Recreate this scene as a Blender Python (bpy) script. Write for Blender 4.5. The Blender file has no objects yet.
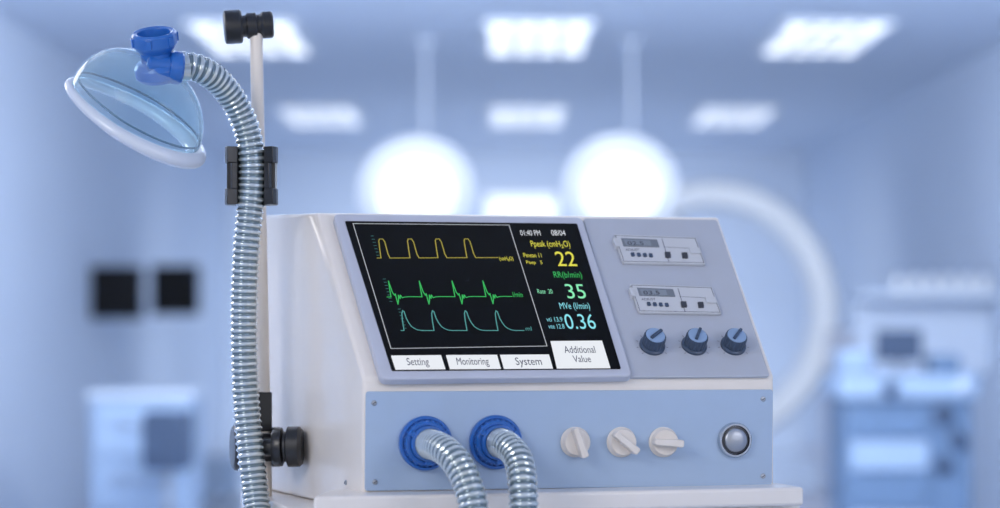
import bpy, bmesh, math, random
from mathutils import Matrix, Vector
random.seed(3)
scene = bpy.context.scene
F = 2400.0
HZ = 315.0
CAM = Vector((0, 0, 1.25))

# ------------------------------------------------------------------ materials
def lin(c):
    return tuple(((x/255.0)/12.92 if x/255.0 <= 0.04045 else (((x/255.0)+0.055)/1.055)**2.4) for x in c)

def mat(name, rgb, rough=0.4, metal=0.0, emit=None, estr=0.0, var=0.03, trans=0.0, coat=0.0, scale=30):
    m = bpy.data.materials.new(name)
    m.use_nodes = True
    nt = m.node_tree
    b = nt.nodes['Principled BSDF']
    c = lin(rgb)
    n = nt.nodes.new('ShaderNodeTexNoise'); n.inputs['Scale'].default_value = scale
    tc = nt.nodes.new('ShaderNodeTexCoord')
    nt.links.new(tc.outputs['Object'], n.inputs['Vector'])
    mx = nt.nodes.new('ShaderNodeMixRGB')
    mx.inputs[1].default_value = (*[x*(1-var) for x in c], 1)
    mx.inputs[2].default_value = (*[min(1, x*(1+var)) for x in c], 1)
    nt.links.new(n.outputs['Fac'], mx.inputs[0])
    nt.links.new(mx.outputs[0], b.inputs['Base Color'])
    b.inputs['Roughness'].default_value = rough
    b.inputs['Metallic'].default_value = metal
    b.inputs['Transmission Weight'].default_value = trans
    b.inputs['Coat Weight'].default_value = coat
    if emit:
        b.inputs['Emission Color'].default_value = (*lin(emit), 1)
        b.inputs['Emission Strength'].default_value = estr
    return m

def emi(name, rgb, s=0.95):
    m = mat(name, tuple(int(x*0.25) for x in rgb), 0.5, emit=rgb, estr=s, var=0)
    m.node_tree.nodes['Principled BSDF'].inputs['Specular IOR Level'].default_value = 0.1
    return m

def clear_mat(name, tint, edge, base=0.12, top=0.8):
    m = bpy.data.materials.new(name); m.use_nodes = True
    nt = m.node_tree; nt.nodes.clear()
    out = nt.nodes.new('ShaderNodeOutputMaterial')
    tr = nt.nodes.new('ShaderNodeBsdfTransparent'); tr.inputs[0].default_value = (*lin(tint), 1)
    pr = nt.nodes.new('ShaderNodeBsdfPrincipled')
    pr.inputs['Base Color'].default_value = (*lin(edge), 1); pr.inputs['Roughness'].default_value = 0.04
    pr.inputs['Coat Weight'].default_value = 1.0
    lw = nt.nodes.new('ShaderNodeLayerWeight'); lw.inputs['Blend'].default_value = 0.3
    mr = nt.nodes.new('ShaderNodeMapRange')
    mr.inputs['To Min'].default_value = base; mr.inputs['To Max'].default_value = top
    nt.links.new(lw.outputs['Facing'], mr.inputs['Value'])
    mx = nt.nodes.new('ShaderNodeMixShader')
    nt.links.new(mr.outputs[0], mx.inputs[0]); nt.links.new(tr.outputs[0], mx.inputs[1]); nt.links.new(pr.outputs[0], mx.inputs[2])
    nt.links.new(mx.outputs[0], out.inputs[0])
    return m

M_white = mat('white_enamel', (238, 231, 225), 0.28, coat=0.3)
M_shelf = mat('shelf_enamel', (234, 229, 226), 0.3, coat=0.3)
M_bezel = mat('bezel_plastic', (192, 196, 211), 0.35)
M_panel = mat('grey_panel', (182, 187, 200), 0.4)
M_blue = mat('blue_panel', (166, 188, 217), 0.4)
M_black = mat('screen_black', (2, 2, 3), 0.4, var=0)
M_black.node_tree.nodes['Principled BSDF'].inputs['Specular IOR Level'].default_value = 0.15
M_wht_e = emi('screen_white', (240, 244, 250), 0.85)
M_btn = emi('screen_button_white', (240, 244, 250), 0.9)
M_line = emi('screen_line', (215, 220, 225), 0.8)
M_yel = emi('screen_yellow', (230, 224, 80))
M_olive = emi('screen_olive', (180, 168, 70), 0.9)
M_grn = emi('screen_green', (60, 190, 95))
M_lgrn = emi('screen_light_green', (140, 235, 180))
M_cyan = emi('screen_cyan', (140, 225, 235))
M_dteal = emi('screen_teal', (90, 165, 160), 0.9)
M_ink = mat('ink', (22, 34, 78), 0.7, var=0)
M_mark = mat('printed_mark', (60, 66, 84), 0.6, var=0)
M_knobw = mat('knob_cream', (230, 222, 215), 0.35)
M_knobb = mat('knob_blue_grey', (62, 78, 102), 0.35)
M_knobc = mat('knob_cap_blue', (140, 166, 202), 0.3)
M_conn = mat('connector_blue', (36, 102, 186), 0.28, coat=0.5)
M_dark = mat('black_plastic', (30, 30, 34), 0.35, coat=0.2)
M_dark2 = mat('dark_grey_plastic', (58, 60, 68), 0.4)
M_chrome = mat('chrome', (205, 208, 212), 0.22, 1.0)
M_steel = mat('steel', (170, 175, 184), 0.38, 0.9)
M_pole = mat('pole_white', (236, 226, 216), 0.3)
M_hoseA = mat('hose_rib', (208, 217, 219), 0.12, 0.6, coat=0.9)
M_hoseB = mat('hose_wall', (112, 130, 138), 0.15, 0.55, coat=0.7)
M_rim = mat('mask_cushion', (212, 219, 233), 0.3, coat=0.5)
M_dome = clear_mat('mask_clear', (224, 246, 255), (226, 241, 250), 0.06, 0.75)
M_plate = mat('module_plate', (204, 206, 212), 0.3)
M_lcd = mat('lcd', (120, 126, 136), 0.3)
M_lcdd = mat('lcd_dark', (138, 146, 156), 0.3)

# ------------------------------------------------------------------ builder
class B:
    def __init__(s):
        s.v, s.f, s.m, s.mats = [], [], [], []
    def mi(s, m):
        if m not in s.mats: s.mats.append(m)
        return s.mats.index(m)
    def add(s, vs, fs, m, M=None):
        o = len(s.v); k = s.mi(m)
        for p in vs:
            p = Vector(p)
            s.v.append(M @ p if M is not None else p)
        for q in fs:
            s.f.append([i+o for i in q]); s.m.append(k)
        return s
    def prism(s, poly, h0, h1, m, M=None):
        n = len(poly)
        vs = [(p[0], p[1], h0) for p in poly]+[(p[0], p[1], h1) for p in poly]
        fs = [list(range(n))[::-1], list(range(n, 2*n))]+[[i, (i+1) % n, n+(i+1) % n, n+i] for i in range(n)]
        return s.add(vs, fs, m, M)
    def box(s, x0, x1, y0, y1, z0, z1, m, M=None):
        return s.prism([(x0, y0), (x1, y0), (x1, y1), (x0, y1)], z0, z1, m, M)
    def lathe(s, prof, m, M=None, n=40, sx=1, sy=1):
        vs = []; fs = []
        for (r, h) in prof:
            r = max(r, 1e-5)
            for i in range(n):
                a = 2*math.pi*i/n
                vs.append((r*math.cos(a)*sx, r*math.sin(a)*sy, h))
        for k in range(len(prof)-1):
            for i in range(n):
                j = (i+1) % n
                fs.append([k*n+i, k*n+j, (k+1)*n+j, (k+1)*n+i])
        if prof[0][0] > 1e-4: fs.append(list(range(n))[::-1])
        if prof[-1][0] > 1e-4: fs.append([(len(prof)-1)*n+i for i in range(n)])
        return s.add(vs, fs, m, M)
    def tube(s, pts, r, m, n=16):
        pts = [Vector(p) for p in pts]
        fr = frames(pts); vs = []; fs = []
        for k, (p, a, b) in enumerate(fr):
            rr = r[k] if isinstance(r, (list, tuple)) else r
            for i in range(n):
                t = 2*math.pi*i/n
                vs.append(p+a*rr*math.cos(t)+b*rr*math.sin(t))
        for k in range(len(pts)-1):
            for i in range(n):
                j = (i+1) % n
                fs.append([k*n+i, k*n+j, (k+1)*n+j, (k+1)*n+i])
        fs.append(list(range(n))[::-1]); fs.append([(len(pts)-1)*n+i for i in range(n)])
        return s.add(vs, fs, m)
    def obj(s, name, parent=None, bevel=0.0, local=False, label=None, smooth=True, angle=35, recalc=True, **kw):
        off = Vector((0, 0, 0))
        vs = s.v
        if parent is not None and not local:
            off = -parent.location
        vs = [p+off for p in vs]
        lo = Vector([min(p[i] for p in vs) for i in range(3)]); hi = Vector([max(p[i] for p in vs) for i in range(3)])
        c = (lo+hi)/2
        if parent is None: c.z = lo.z
        me = bpy.data.meshes.new(name)
        me.from_pydata([p-c for p in vs], [], s.f)
        for m in s.mats: me.materials.append(m)
        for p, k in zip(me.polygons, s.m): p.material_index = k
        if recalc:
            bm = bmesh.new(); bm.from_mesh(me); bmesh.ops.recalc_face_normals(bm, faces=bm.faces); bm.to_mesh(me); bm.free()
        if smooth:
            for p in me.polygons: p.use_smooth = True
            me.set_sharp_from_angle(angle=math.radians(angle))
        o = bpy.data.objects.new(name, me)
        scene.collection.objects.link(o)
        o.location = c
        if parent is not None: o.parent = parent
        if bevel:
            b = o.modifiers.new('bevel', 'BEVEL'); b.width = bevel; b.segments = 3; b.limit_method = 'ANGLE'; b.angle_limit = math.radians(30)
            b.harden_normals = False
        if label: o['label'] = label
        for k, v in kw.items(): o[k] = v
        return o

def frames(pts):
    out = []; up = None
    for i, p in enumerate(pts):
        t = (pts[min(i+1, len(pts)-1)]-pts[max(i-1, 0)]).normalized()
        if up is None:
            up = Vector((0, 0, 1)) if abs(t.z) < 0.9 else Vector((1, 0, 0))
        up = (up-t*up.dot(t)).normalized()
        out.append((p, up.copy(), t.cross(up).normalized()))
    return out

def spline(pts, step):
    pts = [Vector(p) for p in pts]
    P = [pts[0]*2-pts[1]]+pts+[pts[-1]*2-pts[-2]]
    dense = []
    for i in range(1, len(P)-2):
        for k in range(40):
            t = k/40
            a, b, c, d = P[i-1], P[i], P[i+1], P[i+2]
            dense.append(0.5*((2*b)+(c-a)*t+(2*a-5*b+4*c-d)*t*t+(3*b-a-3*c+d)*t**3))
    dense.append(pts[-1])
    out = [dense[0]]; acc = 0.0
    for i in range(1, len(dense)):
        a, b = dense[i-1], dense[i]
        L = (b-a).length
        if L < 1e-9: continue
        pos = 0.0
        while acc+(L-pos) >= step:
            pos += step-acc; acc = 0.0
            out.append(a.lerp(b, pos/L))
        acc += L-pos
    return out

def rounded(poly, r, seg=5):
    out = []; n = len(poly)
    for i in range(n):
        p = Vector(poly[i]); a = Vector(poly[i-1]); b = Vector(poly[(i+1) % n])
        rr = r[i] if isinstance(r, (list, tuple)) else r
        if rr <= 0: out.append(tuple(p)); continue
        p0 = p+(a-p).normalized()*rr; p1 = p+(b-p).normalized()*rr
        for k in range(seg+1):
            t = k/seg
            out.append(tuple(p0*(1-t)**2+p*2*t*(1-t)+p1*t*t))
    return out

def root(name, loc, label, category, M=None, **kw):
    e = bpy.data.objects.new(name, None); e.empty_display_size = 0.1
    scene.collection.objects.link(e)
    e.location = loc
    if M is not None: e.matrix_world = M
    e['label'] = label; e['category'] = category
    for k, v in kw.items(): e[k] = v
    return e

def W(u, v, y):
    return Vector(((u-500)/F*y, y, CAM.z-(v-HZ)/F*y))

def axisM(pos, z, x=None):
    z = Vector(z).normalized()
    x = Vector(x) if x is not None else (Vector((1, 0, 0)) if abs(z.x) < 0.9 else Vector((0, 1, 0)))
    x = (x-z*x.dot(z)).normalized(); y = z.cross(x)
    M = Matrix.Identity(4)
    for i in range(3):
        M[i][0] = x[i]; M[i][1] = y[i]; M[i][2] = z[i]; M[i][3] = pos[i]
    return M

# ------------------------------------------------------------------ ventilator frame
YAW = math.radians(15)
ZB = 1.0207
P0 = Vector((-137/F*2.8, 2.8, ZB))
MW = Matrix.Translation(P0) @ Matrix.Rotation(YAW, 4, 'Z')
Wd = 0.512
C1 = 1.176-ZB
BT, CT = 0.195, 1.377-ZB
FR = axisM((0, 0, 0), (0, -1, 0), (1, 0, 0))
SL = axisM((0, 0, C1), Vector((0, -(CT-C1), BT)), (1, 0, 0))

def pt(u, v, fr, h=0.0):
    Wi = (MW @ fr).inverted()
    o = Wi @ CAM
    d = Wi.to_3x3() @ Vector(((u-500)/F, 1, -(v-HZ)/F))
    t = (h-o.z)/d.z
    p = o+d*t
    return (p.x, p.y)

def plate(b, corners, fr, h0, h1, m, r=0.0):
    poly = [pt(u, v, fr, h1) for u, v in corners]
    if r: poly = rounded(poly, r)
    b.prism(poly, h0, h1, m, fr)

def text(b, s, u0, u1, vt, vb, fr, h, m, bold=0.0):
    cu = bpy.data.curves.new('t', 'FONT'); cu.body = s; cu.resolution_u = 4; cu.offset = bold
    ob = bpy.data.objects.new('t', cu); scene.collection.objects.link(ob)
    bpy.context.view_layer.update()
    me = bpy.data.meshes.new_from_object(ob.evaluated_get(bpy.context.evaluated_depsgraph_get()))
    vs = [v.co.copy() for v in me.vertices]; fs = [list(p.vertices) for p in me.polygons]
    bpy.data.objects.remove(ob); bpy.data.curves.remove(cu); bpy.data.meshes.remove(me)
    if not vs: return
    x0 = min(v.x for v in vs); x1 = max(v.x for v in vs); y0 = min(v.y for v in vs); y1 = max(v.y for v in vs)
    A = pt(u0, vb, fr, h); C = pt(u1, vb, fr, h); T = pt(u0, vt, fr, h)
    sx = (C[0]-A[0])/(x1-x0); sy = (T[1]-A[1])/(y1-y0)
    b.add([((v.x-x0)*sx+A[0], (v.y-y0)*sy+A[1], h) for v in vs], fs, m, fr)

def stroke(b, P, w, fr, h, m):
    for i in range(len(P)-1):
        p = Vector(P[i]); q = Vector(P[i+1]); d = q-p
        if d.length < 1e-7: continue
        d.normalize(); n = Vector((-d.y, d.x))*w/2; e = d*w*0.35
        c = [p-e+n, p-e-n, q+e-n, q+e+n]
        b.add([(k.x, k.y, h) for k in c], [[0, 1, 2, 3]], m, fr)

vent = root('medical_ventilator', (0, 0, 0), 'white and pale blue medical ventilator with slanted screen and knobs', 'ventilator', MW)

# body
b = B()
dp = 0.45
vs = [(0, 0, 0), (0, 0, C1), (-0.018, BT, CT), (-0.0286, 0.215, CT), (-0.06, dp, CT+0.006), (-0.06, dp, 0),
      (Wd, 0, 0), (Wd, 0, C1), (Wd, BT, CT), (Wd+0.002, 0.215, CT), (Wd+0.002, dp, CT+0.006), (Wd+0.002, dp, 0)]
fs = [[0, 6, 7, 1], [1, 7, 8, 2], [2, 8, 9, 3], [3, 9, 10, 4], [4, 10, 11, 5], [0, 5, 11, 6], [0, 1, 3, 4, 5], [1, 2, 3], [6, 11, 10, 9, 7], [7, 9, 8]]
b.add(vs, fs, M_white)
b.obj('body', vent, 0.004, True)

# shelf
b = B()
zt = 1.0435-ZB
b.prism([(-0.07, -0.06), (0.527, -0.06), (0.527, 0.0), (0.515, 0.05), (-0.03, 0.05), (-0.05, 0.0)], 0.0005, zt, M_shelf)
b.obj('base_shelf', vent, 0.004, True)

# lower blue panel + screws
b = B()
plate(b, [(366, 391.5), (773, 389.5), (772, 485), (365, 491)], FR, 0.0, 0.003, M_blue, 0.004)
b.obj('control_panel', vent, 0.0008, True)
def screw(M):
    b = B()
    b.lathe([(0.0032, 0), (0.0032, 0.0008), (0.0024, 0.0016), (0.0001, 0.0018)], M_steel, M, 20)
    b.box(-0.0022, 0.0022, -0.0004, 0.0004, 0.0016, 0.0021, M_dark, M @ Matrix.Rotation(0.6, 4, 'Z'))
    b.obj('screw', vent, 0, True)
for (u, v) in [(374, 403), (763, 399), (375, 482), (763, 476)]:
    p = pt(u, v, FR, 0.003)
    screw(FR @ Matrix.Translation((p[0], p[1], 0.003)))
for (y_, z_) in [(0.06, 0.03), (0.39, 0.03)]:
    screw(axisM((-0.133*y_, y_, z_), (-1, -0.133, 0), (0, 1, 0)))

# slope panel (right)
b = B()
plate(b, [(583, 218), (717, 219.5), (770, 376), (628, 377)], SL, 0.0, 0.004, M_panel, 0.005)
b.obj('instrument_panel', vent, 0.0012, True)

# monitor
mon = B()
plate(mon, [(333, 213.5), (582, 217), (633, 376), (381, 379)], SL, 0.0, 0.011, M_bezel, 0.009)
monitor = mon.obj('monitor', vent, 0.002, True, label='pale blue-grey bezel around a black display')
MB = monitor.location.copy()

def mchild(b, name, **k):
    b.v = [p-MB for p in b.v]
    return b.obj(name, monitor, 0, True, smooth=False, recalc=False, **k)

b = B()
plate(b, [(345, 221), (577, 223.5), (621, 368.5), (392, 370.5)], SL, 0.0105, 0.0122, M_black, 0.002)
H = 0.0124
def S(u, v): return pt(u, v, SL, H)
lw = 0.0009
stroke(b, [S(353, 223.5), S(509, 225), S(547, 346), S(391, 348.5), S(353, 223.5)], lw, SL, H, M_line)
def wave(u0, u1, vb_, vt, starts, shape, m, w=0.0009):
    A = S(u0, vb_); E = S(u1, vb_-0.5 if vb_ < 300 else vb_)
    T = S(u0, vt)
    hh = T[1]-A[1]
    P = [A]
    for s_ in starts:
        x = S(s_, vb_)[0]; y = A[1]+(E[1]-A[1])*(x-A[0])/(E[0]-A[0])
        for (dx, dy) in shape: P.append((x+dx*0.0012, y+dy*hh))
    P.append(E)
    stroke(b, P, w, SL, H, m)
wave(377, 498, 258, 239, [381, 410, 438, 467], [(0, 0), (0.6, .45), (1.4, .9), (2.6, 1), (6, 1), (7.5, .85), (8.2, .2), (9.5, 0)], M_olive, 0.0012)
wave(387, 512, 297, 281, [391, 422, 455, 486], [(0, 0), (0.8, 1.0), (2.4, .3), (4.0, .1), (5.0, .2), (5.6, -.45), (7, -.2), (8, .12), (9, -.1), (10, .12), (11.5, -.05), (14, 0), (19, .02)], M_grn, 0.0012)
wave(401, 524, 330.5, 310.5, [404, 434, 467, 498], [(0, 0), (0.6, .5), (1.5, .85), (3, 1), (4.2, .95), (5.0, .6), (6.5, .38), (8.5, .2), (11, .1), (14, .03), (18, 0)], M_dteal, 0.0012)
for (u, v0, v1) in [(371, 236, 258), (383, 279, 302), (398, 309, 331)]:
    v = v0
    while v < v1:
        stroke(b, [S(u+(v-v0)*.3, v), S(u+2.5+(v-v0)*.3, v)], 0.0005, SL, H, M_dteal); v += 3.2
text(b, '(cmH\u2082O)', 500, 514, 256.5, 261.5, SL, H, M_yel)
text(b, 'l/min', 513.5, 523, 292, 297, SL, H, M_grn)
text(b, 'ml', 526, 532, 326.5, 330.5, SL, H, M_dteal)
text(b, '01:40 PM', 521, 541, 230, 235.5, SL, H, M_wht_e)
text(b, '08/04', 552, 566, 230, 235.5, SL, H, M_wht_e)
text(b, 'Ppeak (cmH\u2082O)', 532, 571, 240.5, 248.5, SL, H, M_yel)
text(b, '22', 558, 577.5, 251.5, 266, SL, H, M_yel)
text(b, 'Pmean 11', 524, 542, 253, 257.3, SL, H, M_yel)
text(b, 'Peep   5', 527, 543, 260.5, 265, SL, H, M_yel)
text(b, 'RR(b/min)', 555, 583, 271.5, 279.5, SL, H, M_grn)
text(b, '35', 568, 587, 284, 298.5, SL, H, M_lgrn)
text(b, 'Rate  20', 538, 553, 289, 293.5, SL, H, M_lgrn)
text(b, 'MVe (l/min)', 561, 591, 302.5, 311, SL, H, M_cyan)
text(b, '0.36', 567, 597, 314, 329, SL, H, M_cyan)
text(b, 'vti 13.9', 547, 563, 317, 321.6, SL, H, M_cyan)
text(b, 'vte 12.8', 549, 565, 324, 328.6, SL, H, M_cyan)
mchild(b, 'screen', label='black display with waveforms and numeric readings')
for (c, lab, tb) in [([(391, 355.5), (441, 355), (445.5, 369), (395.5, 369.5)], 'Setting', [(408, 430, 358, 367.5)]),
                 ([(446, 355), (497, 354.7), (501, 368.7), (450, 369)], 'Monitoring', [(458, 490, 357.7, 367.2)]),
                 ([(500, 354.7), (549, 354.4), (553, 368.4), (504, 368.7)], 'System', [(517, 543, 357.5, 367.4)]),
                 ([(550.5, 341), (602, 340.5), (610.5, 368), (557, 368.3)], 'Additional Value', [(565, 596, 346, 353), (574, 591.5, 355.5, 362.2)])]:
    b = B()
    plate(b, c, SL, 0.0122, 0.0127, M_btn, 0.0)
    if len(tb) == 1:
        text(b, lab, *tb[0], SL, 0.0130, M_ink)
    else:
        text(b, 'Additional', *tb[0], SL, 0.0130, M_ink)
        text(b, 'Value', *tb[1], SL, 0.0130, M_ink)
    mchild(b, 'screen_button', label='white touch button reading %s' % lab)

# label modules on slope
def module(dx, dy, val):
    b = B()
    q = lambda u, v: (u+dx, v+dy)
    plate(b, [q(614, 234), q(696, 237), q(706, 264), q(623, 262.5)], SL, 0.004, 0.0085, M_plate, 0.003)
    m = b.obj('display_module', vent, 0.001, True, label='grey display module with small LCD and buttons')
    L = m.location.copy()
    def ch(b, n, **k):
        b.v = [p-L for p in b.v]; return b.obj(n, m, 0, True, **k)
    b = B()
    plate(b, [q(621, 238), q(657, 239.5), q(659.5, 247), q(623.5, 246)], SL, 0.0085, 0.0092, M_lcd, 0.0)
    plate(b, [q(624, 239.5), q(650, 240.5), q(651.5, 245.8), q(626, 245.2)], SL, 0.0092, 0.0094, M_lcdd, 0.0)
    text(b, val, q(628, 0)[0], q(644, 0)[0], 241.2+dy, 244.9+dy, SL, 0.0097, M_mark)
    ch(b, 'lcd')
    for (u, v, w) in [(633, 254, 3.4), (639, 254.3, 3.4), (645, 254.6, 3.4), (651, 254.9, 3.4), (668, 254.5, 5.5), (685, 255, 5.5)]:
        b = B()
        plate(b, [q(u-w/2-.5, v-w/2), q(u+w/2-.5, v-w/2), q(u+w/2+.5, v+w/2), q(u-w/2+.5, v+w/2)], SL, 0.0085, 0.0100, M_dark2 if w > 5 else M_knobb, 0.001)
        ch(b, 'button')
    b = B()
    edge = [q(615.5, 235.5), q(695, 238.3), q(704, 262.7), q(624, 261.2), q(615.5, 235.5)]
    stroke(b, [pt(*k_, SL, .0087) for k_ in edge], 0.0007, SL, 0.0087, M_mark)
    stroke(b, [pt(*q(662, 239), SL, .0088), pt(*q(669, 262), SL, .0088)], 0.0008, SL, 0.0088, M_mark)
    stroke(b, [pt(*q(664, 247), SL, .0088), pt(*q(694, 248.5), SL, .0088)], 0.0006, SL, 0.0088, M_mark)
    text(b, 'ADJUST', q(626, 0)[0], q(640, 0)[0], 248.5+dy, 251.5+dy, SL, 0.0088, M_mark)
    ch(b, 'markings', smooth=False)
    b = B()
    plate(b, [q(689, 247), q(699, 247.3), q(701, 253), q(691, 252.7)], SL, 0.0085, 0.0108, M_plate, 0.001)
    ch(b, 'latch')
    b = B()
    plate(b, [q(613, 238), q(617, 238), q(620, 246), q(616, 246)], SL, 0.004, 0.0105, M_plate, 0.001)
    ch(b, 'latch')
module(0, 0, '02.5')
module(16, 49.5, '03.5')

# blue-grey knobs
for i, (u, v) in enumerate([(652, 346), (694, 346), (733, 346)]):
    p = pt(u, v, SL, 0.004)
    M = SL @ Matrix.Translation((p[0], p[1], 0.004))
    b = B()
    b.lathe([(0.0160, 0), (0.0160, 0.003), (0.0146, 0.004), (0.0138, 0.0045)], M_knobb, M, 48)
    vsl = []; hs = [0.004, 0.017, 0.0185]
    for k, h in enumerate(hs):
        for j in range(72):
            a = 2*math.pi*j/72
            r = (0.0138 if k < 2 else 0.0128)-(0.0009 if j % 4 < 2 else 0)*(k < 2)
            vsl.append((r*math.cos(a), r*math.sin(a), h))
    fsl = [[k*72+j, k*72+(j+1) % 72, (k+1)*72+(j+1) % 72, (k+1)*72+j] for k in range(2) for j in range(72)]+[[2*72+j for j in range(72)]]
    b.add(vsl, fsl, M_knobb, M)
    kn = b.obj('knob', vent, 0, True, label='dark blue-grey fluted rotary knob')
    L = kn.location.copy()
    b = B()
    b.lathe([(0.0120, 0.0183), (0.0118, 0.0197), (0.0001, 0.0199)], M_knobc, M, 32)
    b.box(-0.0018, 0.0018, -0.009, 0.0114, 0.0190, 0.0225, M_knobb, M @ Matrix.Rotation([-0.9, -0.5, -0.7][i], 4, 'Z'))
    b.v = [q-L for q in b.v]
    b.obj('knob_cap', kn, 0.0004, True, label='light blue cap with raised pointer')
    b = B()
    for k in range(9):
        a = math.radians(-40+k*32.5)
        stroke(b, [(p[0]+0.0180*math.cos(a), p[1]+0.0180*math.sin(a)), (p[0]+0.0202*math.cos(a), p[1]+0.0202*math.sin(a))], 0.0006, SL, 0.0044, M_mark)
    b.obj('dial_marks', vent, 0, True, smooth=False)

# white knobs
for i, (u, v) in enumerate([(575, 442), (621, 442), (663, 442)]):
    p = pt(u, v, FR, 0.003)
    M = FR @ Matrix.Translation((p[0], p[1], 0.003)) @ Matrix.Scale(0.93, 4)
    b = B()
    b.lathe([(0.0196, 0), (0.0196, 0.003), (0.0180, 0.0045), (0.0174, 0.011), (0.0160, 0.0128), (0.0001, 0.013)], M_knobw, M, 48)
    kn = b.obj('selector_knob', vent, 0, True, label='cream rotary selector knob with raised bar grip')
    L = kn.location.copy()
    R = M @ Matrix.Rotation([0.35, 0.9, 1.5][i], 4, 'Z')
    b = B()
    w = 0.0050; l = 0.0200
    poly = rounded([(-w, -l), (w, -l), (w*0.8, l), (-w*0.8, l)], 0.0035)
    b.prism(poly, 0.0110, 0.0275, M_knobw, R)
    b.v = [q-L for q in b.v]
    b.obj('bar_grip', kn, 0.0016, True)

# chrome push button
p = pt(734, 440, FR, 0.003)
M = FR @ Matrix.Translation((p[0], p[1], 0.003))
b = B()
b.lathe([(0.0215, 0), (0.0215, 0.004), (0.0200, 0.0065), (0.0180, 0.0065), (0.0168, 0.004)], M_chrome, M, 48)
pb = b.obj('push_button', vent, 0, True, label='round chrome push button with polished ring')
L = pb.location.copy()
b = B()
b.lathe([(0.0166, 0.002), (0.0166, 0.0052), (0.0148, 0.0056), (0.0146, 0.004)], M_dark2, M, 48)
b.v = [q-L for q in b.v]; b.obj('gasket', pb, 0, True)
b = B()
b.lathe([(0.0140, 0.003), (0.0140, 0.0075), (0.0120, 0.0092), (0.006, 0.0100), (0.0001, 0.0102)], M_steel, M, 48)
b.v = [q-L for q in b.v]; b.obj('button_cap', pb, 0, True)

# blue hose ports
ports = []
for (u, v) in [(425, 443), (495, 442)]:
    p = pt(u, v, FR, 0.003)
    M = FR @ Matrix.Translation((p[0], p[1], 0.003))
    b = B()
    b.lathe([(0.0320, 0), (0.0320, 0.006), (0.0305, 0.008), (0.0285, 0.008), (0.0275, 0.0065), (0.0262, 0.0065), (0.0262, 0.013), (0.0245, 0.015), (0.0215, 0.015), (0.0205, 0.013)], M_conn, M, 56)
    for k in range(24):
        a = 2*math.pi*k/24
        b.box(0.0262, 0.0278, -0.0014, 0.0014, 0.0065, 0.0118, M_conn, M @ Matrix.Rotation(a, 4, 'Z'))
    hp = b.obj('hose_port', vent, 0, True, label='round blue plastic breathing hose port')
    L = hp.location.copy()
    b = B()
    b.lathe([(0.0208, 0.010), (0.0208, 0.024), (0.0196, 0.027), (0.0182, 0.027), (0.0180, 0.012)], M_conn, M, 48)
    for k in range(3):
        b.box(0.018, 0.0245, -0.003, 0.003, 0.013, 0.024, M_conn, M @ Matrix.Rotation(0.5+2*math.pi*k/3, 4, 'Z'))
    b.v = [q-L for q in b.v]
    b.obj('collar', hp, 0, True)
    ports.append(MW @ (M @ Vector((0, 0, 0.012))))

# ------------------------------------------------------------------ hoses
def hose(name, path, r, label, pitch=0.0082, n=24):
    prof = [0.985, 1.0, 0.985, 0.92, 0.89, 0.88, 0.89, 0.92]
    K = len(prof)
    C = spline(path, pitch/K)
    fr = frames(C)
    bb = B(); ia = bb.mi(M_hoseA); ib = bb.mi(M_hoseB)
    for k, (p, a, c) in enumerate(fr):
        rr = r*prof[k % K]
        for i in range(n):
            t = 2*math.pi*i/n
            bb.v.append(p+a*rr*math.cos(t)+c*rr*math.sin(t))
    for k in range(len(fr)-1):
        for i in range(n):
            j = (i+1) % n
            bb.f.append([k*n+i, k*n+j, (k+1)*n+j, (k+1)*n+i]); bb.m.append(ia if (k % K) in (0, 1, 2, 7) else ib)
    rt = root(name, (min(C, key=lambda q: q.z)).copy(), label, 'hose')
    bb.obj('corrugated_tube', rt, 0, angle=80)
    for (p, q) in ((C[0], C[14]), (C[-1], C[-15])):
        cb = B()
        cb.tube([p, p.lerp(q, .9)], r*1.03, M_hoseA, 24)
        cb.obj('end_cuff', rt, 0)
    return rt

p1 = ports[0]; p2 = ports[1]
N = (MW.to_3x3() @ Vector((0, -1, 0)))
path1 = [W(177, 67, 2.915), W(189, 66, 2.92), W(204, 71, 2.93), W(220, 83, 2.95), W(235, 103, 2.97), W(246, 128, 2.98), W(251, 153, 2.98), W(252, 178, 2.98),
         W(250, 208, 2.98), W(246, 250, 2.98), W(244, 300, 2.98), W(244, 350, 2.98), W(246, 400, 2.98), W(251, 455, 2.97), W(257, 508, 2.96),
         W(266, 590, 2.90), W(285, 690, 2.86), W(335, 780, 2.82), W(400, 790, 2.74), W(455, 730, 2.69), W(477, 630, 2.67), W(479, 560, 2.67), W(474, 510, 2.68), W(466, 480, 2.695), W(454, 459, 2.715), W(441, 448, 2.745),
         p1+N*0.012, p1]
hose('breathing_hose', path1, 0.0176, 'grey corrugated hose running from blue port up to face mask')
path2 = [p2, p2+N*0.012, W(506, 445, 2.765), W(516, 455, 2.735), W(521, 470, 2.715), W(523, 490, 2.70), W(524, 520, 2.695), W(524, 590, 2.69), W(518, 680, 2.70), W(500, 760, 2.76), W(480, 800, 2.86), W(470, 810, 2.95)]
hose('breathing_hose', path2, 0.0172, 'short grey corrugated hose hanging from the second blue port')

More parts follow.
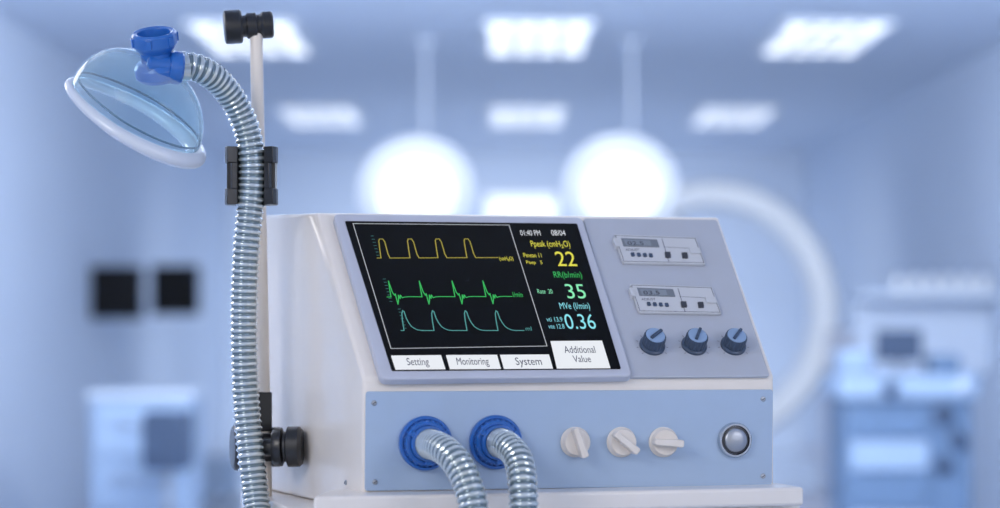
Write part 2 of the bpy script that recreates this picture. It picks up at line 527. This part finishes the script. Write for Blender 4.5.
# ------------------------------------------------------------------ mask
mc = W(135, 117, 2.92)
mp = 2.92/F
maj = Vector((.85, 0, -.527)).normalized(); per = Vector((.527, 0, .85)).normalized()
tl = math.radians(19)
ax = per*math.cos(tl)+Vector((0, -1, 0))*math.sin(tl)
MM = axisM(mc, ax, maj)
mask = root('face_mask', mc-Vector((0, 0, 0.05)), 'clear plastic oval face mask with pale cushion rim on hose', 'face mask')
a_, b_, h_ = 72*mp, 54*mp, 62*mp
b = B(); n = 64; R = 26; vs = []; fs = []
def nar(t): return 1-0.16*max(0, -math.cos(t))
for k in range(R+1):
    th = (math.pi/2)*k/R*0.985
    rr = math.cos(th)**0.86; hh = math.sin(th)**0.95
    for i in range(n):
        t = 2*math.pi*i/n
        vs.append((a_*rr*math.cos(t)-hh*a_*0.07, b_*rr*math.sin(t)*nar(t), h_*hh))
for k in range(R):
    for i in range(n):
        j = (i+1) % n
        fs.append([k*n+i, k*n+j, (k+1)*n+j, (k+1)*n+i])
b.add(vs, fs, M_dome, MM)
b.obj('mask_dome', mask, 0, angle=180, label='clear pale blue plastic dome')
b = B(); vs = []; fs = []; m2 = 20
for i in range(n):
    t = 2*math.pi*i/n
    c = Vector((a_*1.0*math.cos(t), b_*math.sin(t)*nar(t), 0))
    o = Vector((math.cos(t), math.sin(t)*1.2, 0)).normalized()
    th = 1+0.30*math.cos(t)
    for k in range(m2):
        s = 2*math.pi*k/m2
        vs.append(c+o*(0.0098*th*math.cos(s))+Vector((0, 0, -0.005+0.0078*th*math.sin(s))))
for i in range(n):
    for k in range(m2):
        fs.append([i*m2+k, ((i+1) % n)*m2+k, ((i+1) % n)*m2+(k+1) % m2, i*m2+(k+1) % m2])
b.add(vs, fs, M_rim, MM)
b.obj('mask_cushion', mask, 0, angle=180, label='soft pale blue-white inflatable cushion rim')
b = B()
pts = [MM @ Vector((a_*math.cos(t)*0.965, b_*math.sin(t)*0.965*nar(t), 0.010)) for t in [2*math.pi*i/60 for i in range(61)]]
b.tube(pts, 0.0013, mat('dome_ring', (90, 116, 142), 0.2), 8)
b.obj('dome_ring', mask, 0, angle=180)
# connector
b = B()
c0 = W(159, 78, 2.905)
up = Vector((-0.06, -0.42, 1)).normalized()
CM = axisM(c0, up, (1, 0, 0))
k = mp*1.14
b.lathe([(16*k, -2*k), (20*k, 2*k), (20.5*k, 10*k), (18*k, 14*k), (14*k, 16*k), (14*k, 24*k), (17*k, 27*k), (19.5*k, 31*k), (19.5*k, 40*k), (17.5*k, 42*k), (14.5*k, 41*k), (13*k, 32*k), (12*k, 24*k)], M_conn, CM, 40)
for q in range(6):
    b.box(17*k, 21*k, -2.5*k, 2.5*k, 31*k, 39*k, M_conn, CM @ Matrix.Rotation(0.4+q*math.pi/3, 4, 'Z'))
co = b.obj('mask_connector', mask, 0.0006, label='bright blue plastic swivel connector')
b = B()
s0 = W(160, 66, 2.89)
EM = axisM(s0, W(186, 69, 2.90)-s0, (0, 0, 1))
k = mp
b.lathe([(9*k, -14*k), (12*k, -12*k), (12*k, 8*k), (15*k, 9*k), (16.5*k, 13*k), (16.5*k, 20*k), (15*k, 22*k), (11*k, 22*k)], M_conn, EM, 36)
b.v = [q-co.location-mask.location for q in b.v]
b.obj('hose_socket', co, 0, True)

# ------------------------------------------------------------------ pole
Yp = 3.045
top = W(256, 26, Yp); bot = W(266, 505, Yp)
d = (bot-top)
lowend = top+d*((1.25+(315-26)/F*Yp-0.62)/(-d.z))
pole = root('support_pole', lowend, 'slim white pole with black clamps beside the ventilator', 'stand pole')
b = B(); b.tube([top, lowend], 0.0082, M_pole, 24); b.obj('pole', pole, 0)
b = B()
TM = axisM(W(249, 26, Yp), (1, 0.15, 0.08), (0, 0, 1)); q = Yp/F
b.lathe([(14*q, -25*q), (16.5*q, -24*q), (17*q, -22*q), (17*q, -9*q), (15.5*q, -7*q), (11*q, -7*q), (11*q, -3*q), (13*q, -2*q), (13*q, 7*q), (11*q, 8*q), (11*q, 11*q), (12*q, 12*q), (13.5*q, 14*q), (13.5*q, 22*q), (12*q, 24*q)], M_dark, TM, 36)
b.box(-9*q, 9*q, -16*q, -8*q, -6*q, 10*q, M_dark, TM)
b.obj('joint_knob', pole, 0.0006, label='black plastic swivel joint on the pole top')
# hose clip
b = B()
hc = W(251.5, 176, 2.98)
HM = axisM(hc, (0, 0, 1), (1, 0, 0))
def arc(r0, r1, a0, a1, z0, z1, seg=18):
    P = [(r1*math.cos(a0+(a1-a0)*i/seg), r1*math.sin(a0+(a1-a0)*i/seg)) for i in range(seg+1)]
    Q = [(r0*math.cos(a1+(a0-a1)*i/seg), r0*math.sin(a1+(a0-a1)*i/seg)) for i in range(seg+1)]
    for i in range(seg):
        b.prism([P[i], P[i+1], Q[seg-i-1], Q[seg-i]], z0, z1, M_dark, HM)
for (z0, z1, r1) in [(-0.036, -0.016, 0.033), (-0.016, 0.016, 0.027), (0.016, 0.036, 0.033)]:
    arc(0.0190, r1, math.radians(-32), math.radians(212), z0, z1)
b.box(-0.014, 0.014, 0.024, 0.085, -0.022, 0.022, M_dark, HM)
b.box(0.019, 0.030, -0.006, 0.020, -0.030, 0.030, M_dark, HM)
b.box(-0.030, -0.019, -0.006, 0.020, -0.030, 0.030, M_dark, HM)
b.obj('hose_clip', pole, 0.0008, label='black plastic clip gripping the hose')
# lower clamp
b = B()
lc = W(265, 447, Yp)
XM = axisM(lc, (0.966, 0.2588, 0), (0, 0, 1))
b.lathe([(20*q, -33*q), (23*q, -31*q), (24*q, -26*q), (24*q, -20*q), (18*q, -17*q), (18*q, -9*q), (15*q, -7*q), (15*q, 6*q), (20*q, 7*q), (20*q, 15*q), (18*q, 17*q)], M_dark, XM, 36)
b.box(-14*q, 14*q, -11*q, 11*q, -10*q, 10*q, M_dark, XM)
b.box(16*q, 55*q, -7*q, 7*q, -8*q, 6*q, M_dark, XM)
b.obj('pole_clamp', pole, 0.001, label='black clamp holding the pole to the ventilator side')
b = B()
KM = axisM(W(272, 447, 2.99), (1, -0.05, 0.02), (0, 0, 1))
b.lathe([(9*q, -8*q), (9*q, 0), (17*q, 1*q), (19*q, 4*q), (19*q, 10*q), (15*q, 12*q), (15*q, 14*q), (20*q, 16*q), (20*q, 27*q), (17*q, 30*q), (9*q, 30*q)], M_dark, KM, 40)
b.obj('clamp_knob', pole, 0, label='black round tightening knob')

# ------------------------------------------------------------------ cart
cart = root('equipment_cart', (0, 0, 0), 'white wheeled equipment cart carrying the ventilator', 'cart', Matrix.Translation((P0.x, P0.y, 0)) @ Matrix.Rotation(YAW, 4, 'Z'))
b = B(); b.prism(rounded([(-0.075, -0.03), (0.54, -0.03), (0.54, 0.46), (-0.075, 0.46)], 0.02), ZB-0.03, ZB-0.0005, M_shelf); b.obj('tray', cart, 0.003, True)
b = B(); b.box(0.13, 0.37, 0.12, 0.36, 0.16, ZB-0.03, M_shelf); b.obj('column', cart, 0.01, True)
b = B(); b.prism(rounded([(-0.04, -0.03), (0.54, -0.03), (0.54, 0.47), (-0.04, 0.47)], 0.05), 0.10, 0.16, M_bezel); b.obj('base', cart, 0.006, True)
for (x, y) in [(0.02, 0.03), (0.48, 0.03), (0.02, 0.41), (0.48, 0.41)]:
    b = B(); b.lathe([(0.03, -0.014), (0.04, -0.012), (0.04, 0.012), (0.03, 0.014)], M_dark, axisM((x, y, 0.04), (1, 0, 0)), 28)
    b.box(x-0.02, x+0.02, y-0.012, y+0.02, 0.06, 0.10, M_steel)
    b.obj('caster', cart, 0, True)

# ------------------------------------------------------------------ room
Yb = 21.7; XL, XR = -2.49, 2.75; ZC = 2.74; Y0 = -3.0
M_wall = mat('wall_paint', (203, 215, 234), 0.7, var=0.02, scale=1.5)
M_ceil = mat('ceiling_paint', (206, 216, 233), 0.7, var=0.02, scale=1.5)
M_floor = mat('floor_vinyl', (200, 211, 228), 0.35, var=0.04, scale=2)
def slab(name, x0, x1, y0, y1, z0, z1, m):
    b = B(); b.box(x0, x1, y0, y1, z0, z1, m); return b.obj(name, None, 0, smooth=False, kind='structure')
slab('floor', XL-0.1, XR+0.1, Y0, Yb+0.1, -0.1, 0, M_floor)
slab('ceiling', XL-0.1, XR+0.1, Y0, Yb+0.1, ZC, ZC+0.1, M_ceil)
slab('wall_left', XL-0.1, XL, Y0, Yb+0.1, 0, ZC, M_wall)
slab('wall_right', XR, XR+0.1, Y0, Yb+0.1, 0, ZC, M_wall)
slab('wall_back', XL, XR, Yb, Yb+0.1, 0, ZC, M_wall)
slab('baseboard_left', XL, XL+0.015, Y0, Yb, 0, 0.1, M_bezel)
slab('baseboard_right', XR-0.015, XR, Y0, Yb, 0, 0.1, M_bezel)

M_lite = mat('light_diffuser', (255, 255, 255), 0.5, emit=(248, 250, 255), estr=2.1, var=0)
M_frame = mat('light_frame', (225, 232, 242), 0.4)
for y in (17.1, 12.1, 7.6, 3.4, -0.8):  # the nearer rows are out of view, added to light the ventilator
    for x in (-1.32, 0.2, 1.72):
        r = root('ceiling_light', (x, y+0.7, ZC-0.03), 'recessed rectangular white ceiling light panel', 'ceiling light', group='ceiling light panels')
        b = B(); w = 0.25; L = 0.64; c = y+0.7
        for (x0, x1, y0, y1) in [(-w-.03, -w, -L-.03, L+.03), (w, w+.03, -L-.03, L+.03), (-w, w, -L-.03, -L), (-w, w, L, L+.03)]:
            b.box(x+x0, x+x1, c+y0, c+y1, ZC-0.03, ZC-0.001, M_frame)
        for xo in (-0.12, 0, 0.12):
            b.box(x+xo-0.018, x+xo+0.018, c-L, c+L, ZC-0.028, ZC-0.013, M_frame)
        for yo in (-0.38, -0.12, 0.12, 0.38):
            b.box(x-w, x+w, c+yo-0.05, c+yo+0.05, ZC-0.028, ZC-0.013, M_frame)
        b.obj('light_frame', r, 0)
        b = B(); b.box(x-w, x+w, c-L, c+L, ZC-0.018, ZC-0.003, M_lite); b.obj('diffuser', r, 0)

# glowing panel added on the back wall for an unidentified bright patch
M_glowp = mat('bright_panel_glow', (250, 252, 255), 0.4, emit=(248, 251, 255), estr=0.4, var=0)
A = W(487, 196, Yb-0.06); Cq = W(556, 262, Yb-0.06)
r = root('bright_wall_panel', ((A.x+Cq.x)/2, Yb-0.03, Cq.z), 'added glowing white wall panel standing in for a bright patch', 'glow panel')
b = B(); b.box(A.x-.03, Cq.x+.03, Yb-0.06, Yb, Cq.z-.03, A.z+.03, M_frame); b.obj('bright_panel_housing', r, 0.01)
b = B(); b.box(A.x, Cq.x, Yb-0.07, Yb-0.058, Cq.z, A.z, M_glowp); b.obj('bright_panel_face', r, 0)

# surgical lamps
M_surg = mat('surgical_glow', (255, 255, 255), 0.4, emit=(246, 250, 255), estr=0.6, var=0)
M_lamph = mat('lamp_housing', (244, 247, 252), 0.5)
M_larm = mat('lamp_arm_paint', (206, 216, 233), 0.5)
def surgical(u, v, y, rad, dirv, jx):
    c = W(u, v, y)
    r = root('surgical_lamp', (c.x, c.y, c.z-rad*0.6), 'round white ceiling-mounted surgical lamp switched on', 'surgical lamp', group='surgical lamps')
    M = axisM(c, dirv)
    b = B(); b.lathe([(rad*1.14, 0.01), (rad*1.22, -0.01), (rad*1.20, -0.05), (rad*0.9, -0.11), (rad*0.4, -0.15), (0.0001, -0.16)], M_lamph, M, 48)
    b.lathe([(rad*1.14, 0.01), (rad*0.95, 0.012), (rad*0.94, 0.0)], M_lamph, M, 48)
    b.obj('lamp_housing', r, 0)
    b = B(); b.lathe([(rad*0.94, -0.005), (rad*0.94, 0.008), (rad*0.6, 0.013), (0.0001, 0.014)], M_surg, M, 48); b.obj('lamp_lens', r, 0)
    back = c-Vector(dirv).normalized()*0.14
    b = B(); j = back+Vector((jx*0.25, 0.1, 0.18))
    b.tube(spline([back, back+Vector((jx*0.1, 0.08, 0.06)), j], 0.03), 0.012, M_larm, 12)
    b.tube([j, Vector((j.x, j.y, ZC))], 0.012, M_larm, 14)
    b.lathe([(0.06, 0), (0.06, 0.02), (0.03, 0.03)], M_larm, axisM((j.x, j.y, ZC), (0, 0, -1)), 24)
    b.obj('lamp_arm', r, 0)
surgical(416, 191, 12.8, 0.25, (0.05, -0.85, -0.5), 0.2)
surgical(621, 189, 12.8, 0.25, (-0.05, -0.85, -0.5), 0.25)

# C-arm
M_carm = mat('c_arm_white', (250, 251, 254), 0.35, coat=0.3)
cc = W(712, 312, 15.0); sc = 15.0/F
carm = root('c_arm_scanner', (cc.x, cc.y, 0), 'large white C-shaped imaging scanner arm on a floor base', 'medical scanner')
b = B(); vs = []; fs = []; K = 60
for i in range(K+1):
    a = math.radians(112-(112+92)*i/K)
    for (rr, yy) in [(98*sc, -0.06), (104*sc, -0.12), (120*sc, -0.12), (126*sc, -0.06), (126*sc, 0.10), (98*sc, 0.10)]:
        vs.append(cc+Vector((rr*math.cos(a), yy, rr*math.sin(a)*1.05)))
for i in range(K):
    for k in range(6):
        fs.append([i*6+k, i*6+(k+1) % 6, (i+1)*6+(k+1) % 6, (i+1)*6+k])
fs += [[0, 1, 2, 3, 4, 5], [K*6+5, K*6+4, K*6+3, K*6+2, K*6+1, K*6]]
b.add(vs, fs, M_carm); b.obj('c_arm', carm, 0)
b = B()
ta = cc+Vector((math.cos(math.radians(112))*114*sc, 0, math.sin(math.radians(112))*114*sc*1.05))
b.lathe([(0.13, 0), (0.15, -0.03), (0.15, -0.22), (0.10, -0.28)], M_carm, axisM(ta+Vector((-0.03, 0, 0.05)), (0.25, 0, 1)), 32); b.obj('detector', carm, 0)
b = B(); x1 = cc.x+0.72
b.box(x1-0.02, x1+0.25, 14.8, 15.2, 0.12, 1.15, M_bezel); b.obj('column', carm, 0.03)
b = B(); b.box(cc.x-0.2, x1+0.3, 14.65, 15.35, 0.0, 0.14, M_bezel); b.obj('base', carm, 0.03)

# wall monitors on the left wall
M_mscreen = mat('monitor_dark', (8, 10, 16), 0.5)
M_mframe = mat('monitor_frame', (30, 36, 50), 0.5)
for mm_ in (M_mscreen, M_mframe): mm_.node_tree.nodes['Principled BSDF'].inputs['Specular IOR Level'].default_value = 0.15
for (u0, u1, v0, v1, y) in [(86, 142, 266, 319, 14.6), (151, 199, 265, 315, 16.0)]:
    A = W(u0, v0, y); Bq = W(u1, v1, y)
    r = root('wall_monitor', (A.x, y, Bq.z), 'dark flat monitor on a swing arm from the wall', 'monitor', group='wall monitors')
    b = B(); b.box(A.x, Bq.x, y, y+0.05, Bq.z, A.z, M_mframe); b.obj('monitor_housing', r, 0.01)
    b = B(); b.box(A.x+0.012, Bq.x-0.012, y-0.006, y+0.002, Bq.z+0.015, A.z-0.012, M_mscreen); b.obj('screen', r, 0)
    b = B(); zc = (A.z+Bq.z)/2; xm = (A.x+Bq.x)/2
    b.tube([Vector((xm, y+0.05, zc)), Vector((xm, y+0.15, zc)), Vector((XL, y+0.2, zc))], 0.014, M_lamph, 12)
    b.obj('swing_arm', r, 0)

# furniture
M_cab = mat('cabinet_blue', (154, 176, 206), 0.5)
M_cab2 = mat('cabinet_top', (204, 216, 234), 0.45)
M_equip = mat('equipment_blue', (98, 124, 158), 0.5)
M_equip2 = mat('equipment_dark', (56, 74, 102), 0.5)
def cabinet(u0, u1, vt, y, dep, drawers, label, m=M_cab):
    A = W(u0, vt, y); C = W(u1, vt, y); x0, x1, zt = A.x, C.x, A.z
    r = root('medical_cabinet', ((x0+x1)/2, y+dep/2, 0), label, 'cabinet')
    b = B(); b.box(x0, x1, y, y+dep, 0.08, zt-0.03, m); b.obj('cabinet_body', r, 0.01)
    b = B(); b.box(x0-0.015, x1+0.015, y-0.02, y+dep, zt-0.03, zt, M_cab2); b.obj('worktop', r, 0.006)
    n = drawers; h = (zt-0.03-0.12)/n
    for i in range(n):
        z0 = 0.10+i*h
        b = B(); b.box(x0+0.02, x1-0.02, y-0.02, y, z0+0.01, z0+h-0.01, m); dr = b.obj('drawer', r, 0.004)
        b = B(); xm = (x0+x1)/2; wv = (x1-x0)*0.25
        b.tube([Vector((xm-wv, y-0.018, z0+h*.6)), Vector((xm-wv, y-0.045, z0+h*.6)), Vector((xm+wv, y-0.045, z0+h*.6)), Vector((xm+wv, y-0.018, z0+h*.6))], 0.006, M_steel, 8)
        b.v = [p-r.location-dr.location for p in b.v]
        b.obj('handle', dr, 0, True)
    for xx in (x0+0.05, x1-0.05):
        for yy in (y+0.05, y+dep-0.05):
            b = B(); b.lathe([(0.03, -0.012), (0.04, 0), (0.03, 0.012)], M_dark, axisM((xx, yy, 0.04), (1, 0, 0)), 16); b.box(xx-.015, xx+.015, yy-.01, yy+.01, .05, .085, M_steel); b.obj('caster', r, 0)
    return r
cabinet(90, 190, 392, 11.0, 0.5, 3, 'pale blue wheeled medical cabinet with drawers')
cabinet(198, 234, 452, 15.5, 0.4, 3, 'small pale blue medical drawer cabinet')
c = W(166, 470, 10.5)
r = root('suction_unit', (c.x, c.y, 0), 'dark blue-grey suction unit on a wheeled stand', 'medical device')
b = B(); b.box(c.x-0.10, c.x+0.10, 10.45, 10.7, W(0, 470, 10.5).z, W(0, 412, 10.5).z, M_equip2); b.obj('unit_housing', r, 0.02)
b = B(); b.tube([Vector((c.x, 10.58, 0.08)), Vector((c.x, 10.58, c.z))], 0.02, M_steel, 12); b.obj('stand_column', r, 0)
b = B(); b.lathe([(0.2, 0), (0.2, 0.05), (0.05, 0.09)], M_equip, axisM((c.x, 10.58, 0.0), (0, 0, 1)), 28); b.obj('base', r, 0)
b = B(); b.box(c.x-0.085, c.x+0.03, 10.435, 10.45, c.z+0.06, c.z+0.2, M_equip2); b.obj('display', r, 0)

# anaesthesia workstation on the right
y = 10.8
X = lambda u, yy=y: (u-500)/F*yy
Z = lambda v, yy=y: CAM.z-(v-HZ)/F*yy
r = root('anesthesia_workstation', (X(908), y+0.3, 0), 'blue-grey anesthesia workstation trolley with drawers and small monitor', 'medical machine')
b = B(); b.box(X(845), X(972), y, y+0.55, 0.10, Z(400), M_equip)
b.box(X(838), X(978), y-0.04, y+0.57, Z(400), Z(374), M_cab); b.obj('workstation_body', r, 0.02)
for k, (v0, v1) in enumerate([(408, 436), (440, 470), (474, 508), (512, 545)]):
    b = B(); b.box(X(850), X(928), y-0.02, y+0.01, Z(v1), Z(v0), M_cab if k % 2 else M_equip); dd = b.obj('drawer', r, 0.005)
for (u, v, s) in [(943, 415, 10), (958, 440, 9), (943, 465, 9), (888, 388, 8), (960, 386, 6)]:
    b = B(); b.lathe([(s*.0045, 0), (s*.0045, 0.03), (s*.003, 0.04)], M_equip2 if s > 7 else M_cab2, axisM((X(u), y-0.0 if v > 400 else y-0.04, Z(v)), (0, -1, 0)), 20); b.obj('dial', r, 0)
b = B(); b.box(X(884), X(930), y+0.2, y+0.26, Z(362), Z(330), M_equip2); b.tube([Vector((X(907), y+0.23, Z(374))), Vector((X(907), y+0.23, Z(355)))], 0.02, M_steel, 10); b.obj('small_monitor', r, 0.008)
b = B(); b.box(X(845), X(878), y+0.15, y+0.4, Z(374), Z(350), M_cab); b.obj('vaporizer', r, 0.02)
b = B(); b.box(X(938), X(968), y+0.15, y+0.4, Z(374), Z(356), M_equip); b.obj('gas_module', r, 0.02)
for xx in (X(856), X(962)):
    for yy in (y+0.06, y+0.49):
        b = B(); b.lathe([(0.04, -0.015), (0.05, 0), (0.04, 0.015)], M_dark, axisM((xx, yy, 0.05), (1, 0, 0)), 16); b.box(xx-.02, xx+.02, yy-.02, yy+.02, .06, .11, M_steel); b.obj('caster', r, 0)

# wall shelf with bottles on the right wall
ys = 13.2
xs0 = (862-500)/F*ys
r = root('wall_shelf', (XR-0.3, ys, (CAM.z-(300-HZ)/F*ys)-0.05), 'long pale wall shelf holding small bottles', 'shelf')
zt = CAM.z-(292-HZ)/F*ys
b = B(); b.box(xs0, XR, ys, ys+0.3, zt-0.04, zt, M_cab2); b.obj('shelf_board', r, 0.005)
b = B(); b.box(xs0, XR, ys+0.28, ys+0.32, zt-0.45, zt-0.04, M_wall); b.obj('back_panel', r, 0.005)
M_bott = mat('bottle_white', (240, 244, 250), 0.3)
for i in range(6):
    x = xs0+0.22+i*0.095
    g = root('medicine_bottle', (x, ys+0.12, zt), 'small white medicine bottle on the wall shelf', 'bottle', group='bottles on the wall shelf')
    b = B(); b.lathe([(0.028, 0), (0.028, 0.07), (0.014, 0.09), (0.014, 0.1)], M_bott, axisM((x, ys+0.12, zt), (0, 0, 1)), 18); b.obj('bottle_body', g, 0)
    b = B(); b.lathe([(0.017, 0.1), (0.017, 0.12)], M_equip, axisM((x, ys+0.12, zt), (0, 0, 1)), 18); b.obj('bottle_cap', g, 0)

# ------------------------------------------------------------------ lights, world, camera
def area(name, loc, target, size, power, col, spread=180):
    l = bpy.data.lights.new(name, 'AREA'); l.shape = 'RECTANGLE'; l.size = size[0]; l.size_y = size[1]; l.energy = power; l.color = col
    l.spread = math.radians(spread)
    o = bpy.data.objects.new(name, l); scene.collection.objects.link(o); o.location = loc
    o.rotation_euler = (Vector(target)-Vector(loc)).to_track_quat('-Z', 'Y').to_euler()
    return o
tgt = (0.1, 2.95, 1.2)
area('key_light', (-1.6, 0.6, 2.4), tgt, (1.2, 1.2), 33, (1.0, 0.95, 0.91))
area('fill_light', (1.9, 0.9, 1.9), tgt, (1.2, 1.2), 14, (0.99, 0.97, 1.0))
area('rim_light', (-1.9, 4.2, 2.2), (-0.3, 3.0, 1.3), (0.8, 0.8), 12, (1, 0.94, 0.88))
RC = (0.90, 0.95, 1.0)
area('room_fill_light', (0.1, 5.0, 2.5), (0.1, 13.0, 1.0), (3.0, 0.5), 100, RC)  # added fill above the view, no fixture, brightens the room ahead
area('room_fill_light', (0.1, 8.6, 2.5), (0.1, 16.0, 1.5), (3.0, 0.4), 105, RC)  # second added fill, also unseen, reaching deeper into the room
area('back_room_fill', (0.1, 15.8, 2.55), (0.1, 17.5, 1.0), (3.0, 0.3), 48, RC, 105)  # added lamp without a fixture, lifts the far half of the room
area('back_room_fill', (0.1, 19.0, 2.6), (0.1, 20.7, 1.1), (3.6, 0.3), 26, RC, 105)  # another added lamp, there only to brighten the back wall

w = bpy.data.worlds.new('world'); scene.world = w; w.use_nodes = True
w.node_tree.nodes['Background'].inputs[0].default_value = (0.93, 0.95, 1.0, 1)
w.node_tree.nodes['Background'].inputs[1].default_value = 0.85

cam = bpy.data.cameras.new('camera'); co = bpy.data.objects.new('camera', cam); scene.collection.objects.link(co)
co.location = CAM; co.rotation_euler = (math.radians(90), 0, 0)
cam.sensor_width = 36; cam.lens = 36*F/1000; cam.shift_y = (HZ-254)/1000
cam.dof.use_dof = True; cam.dof.focus_distance = 2.9; cam.dof.aperture_fstop = 2.5
cam.clip_end = 100
scene.camera = co
scene.view_settings.view_transform = 'Standard'
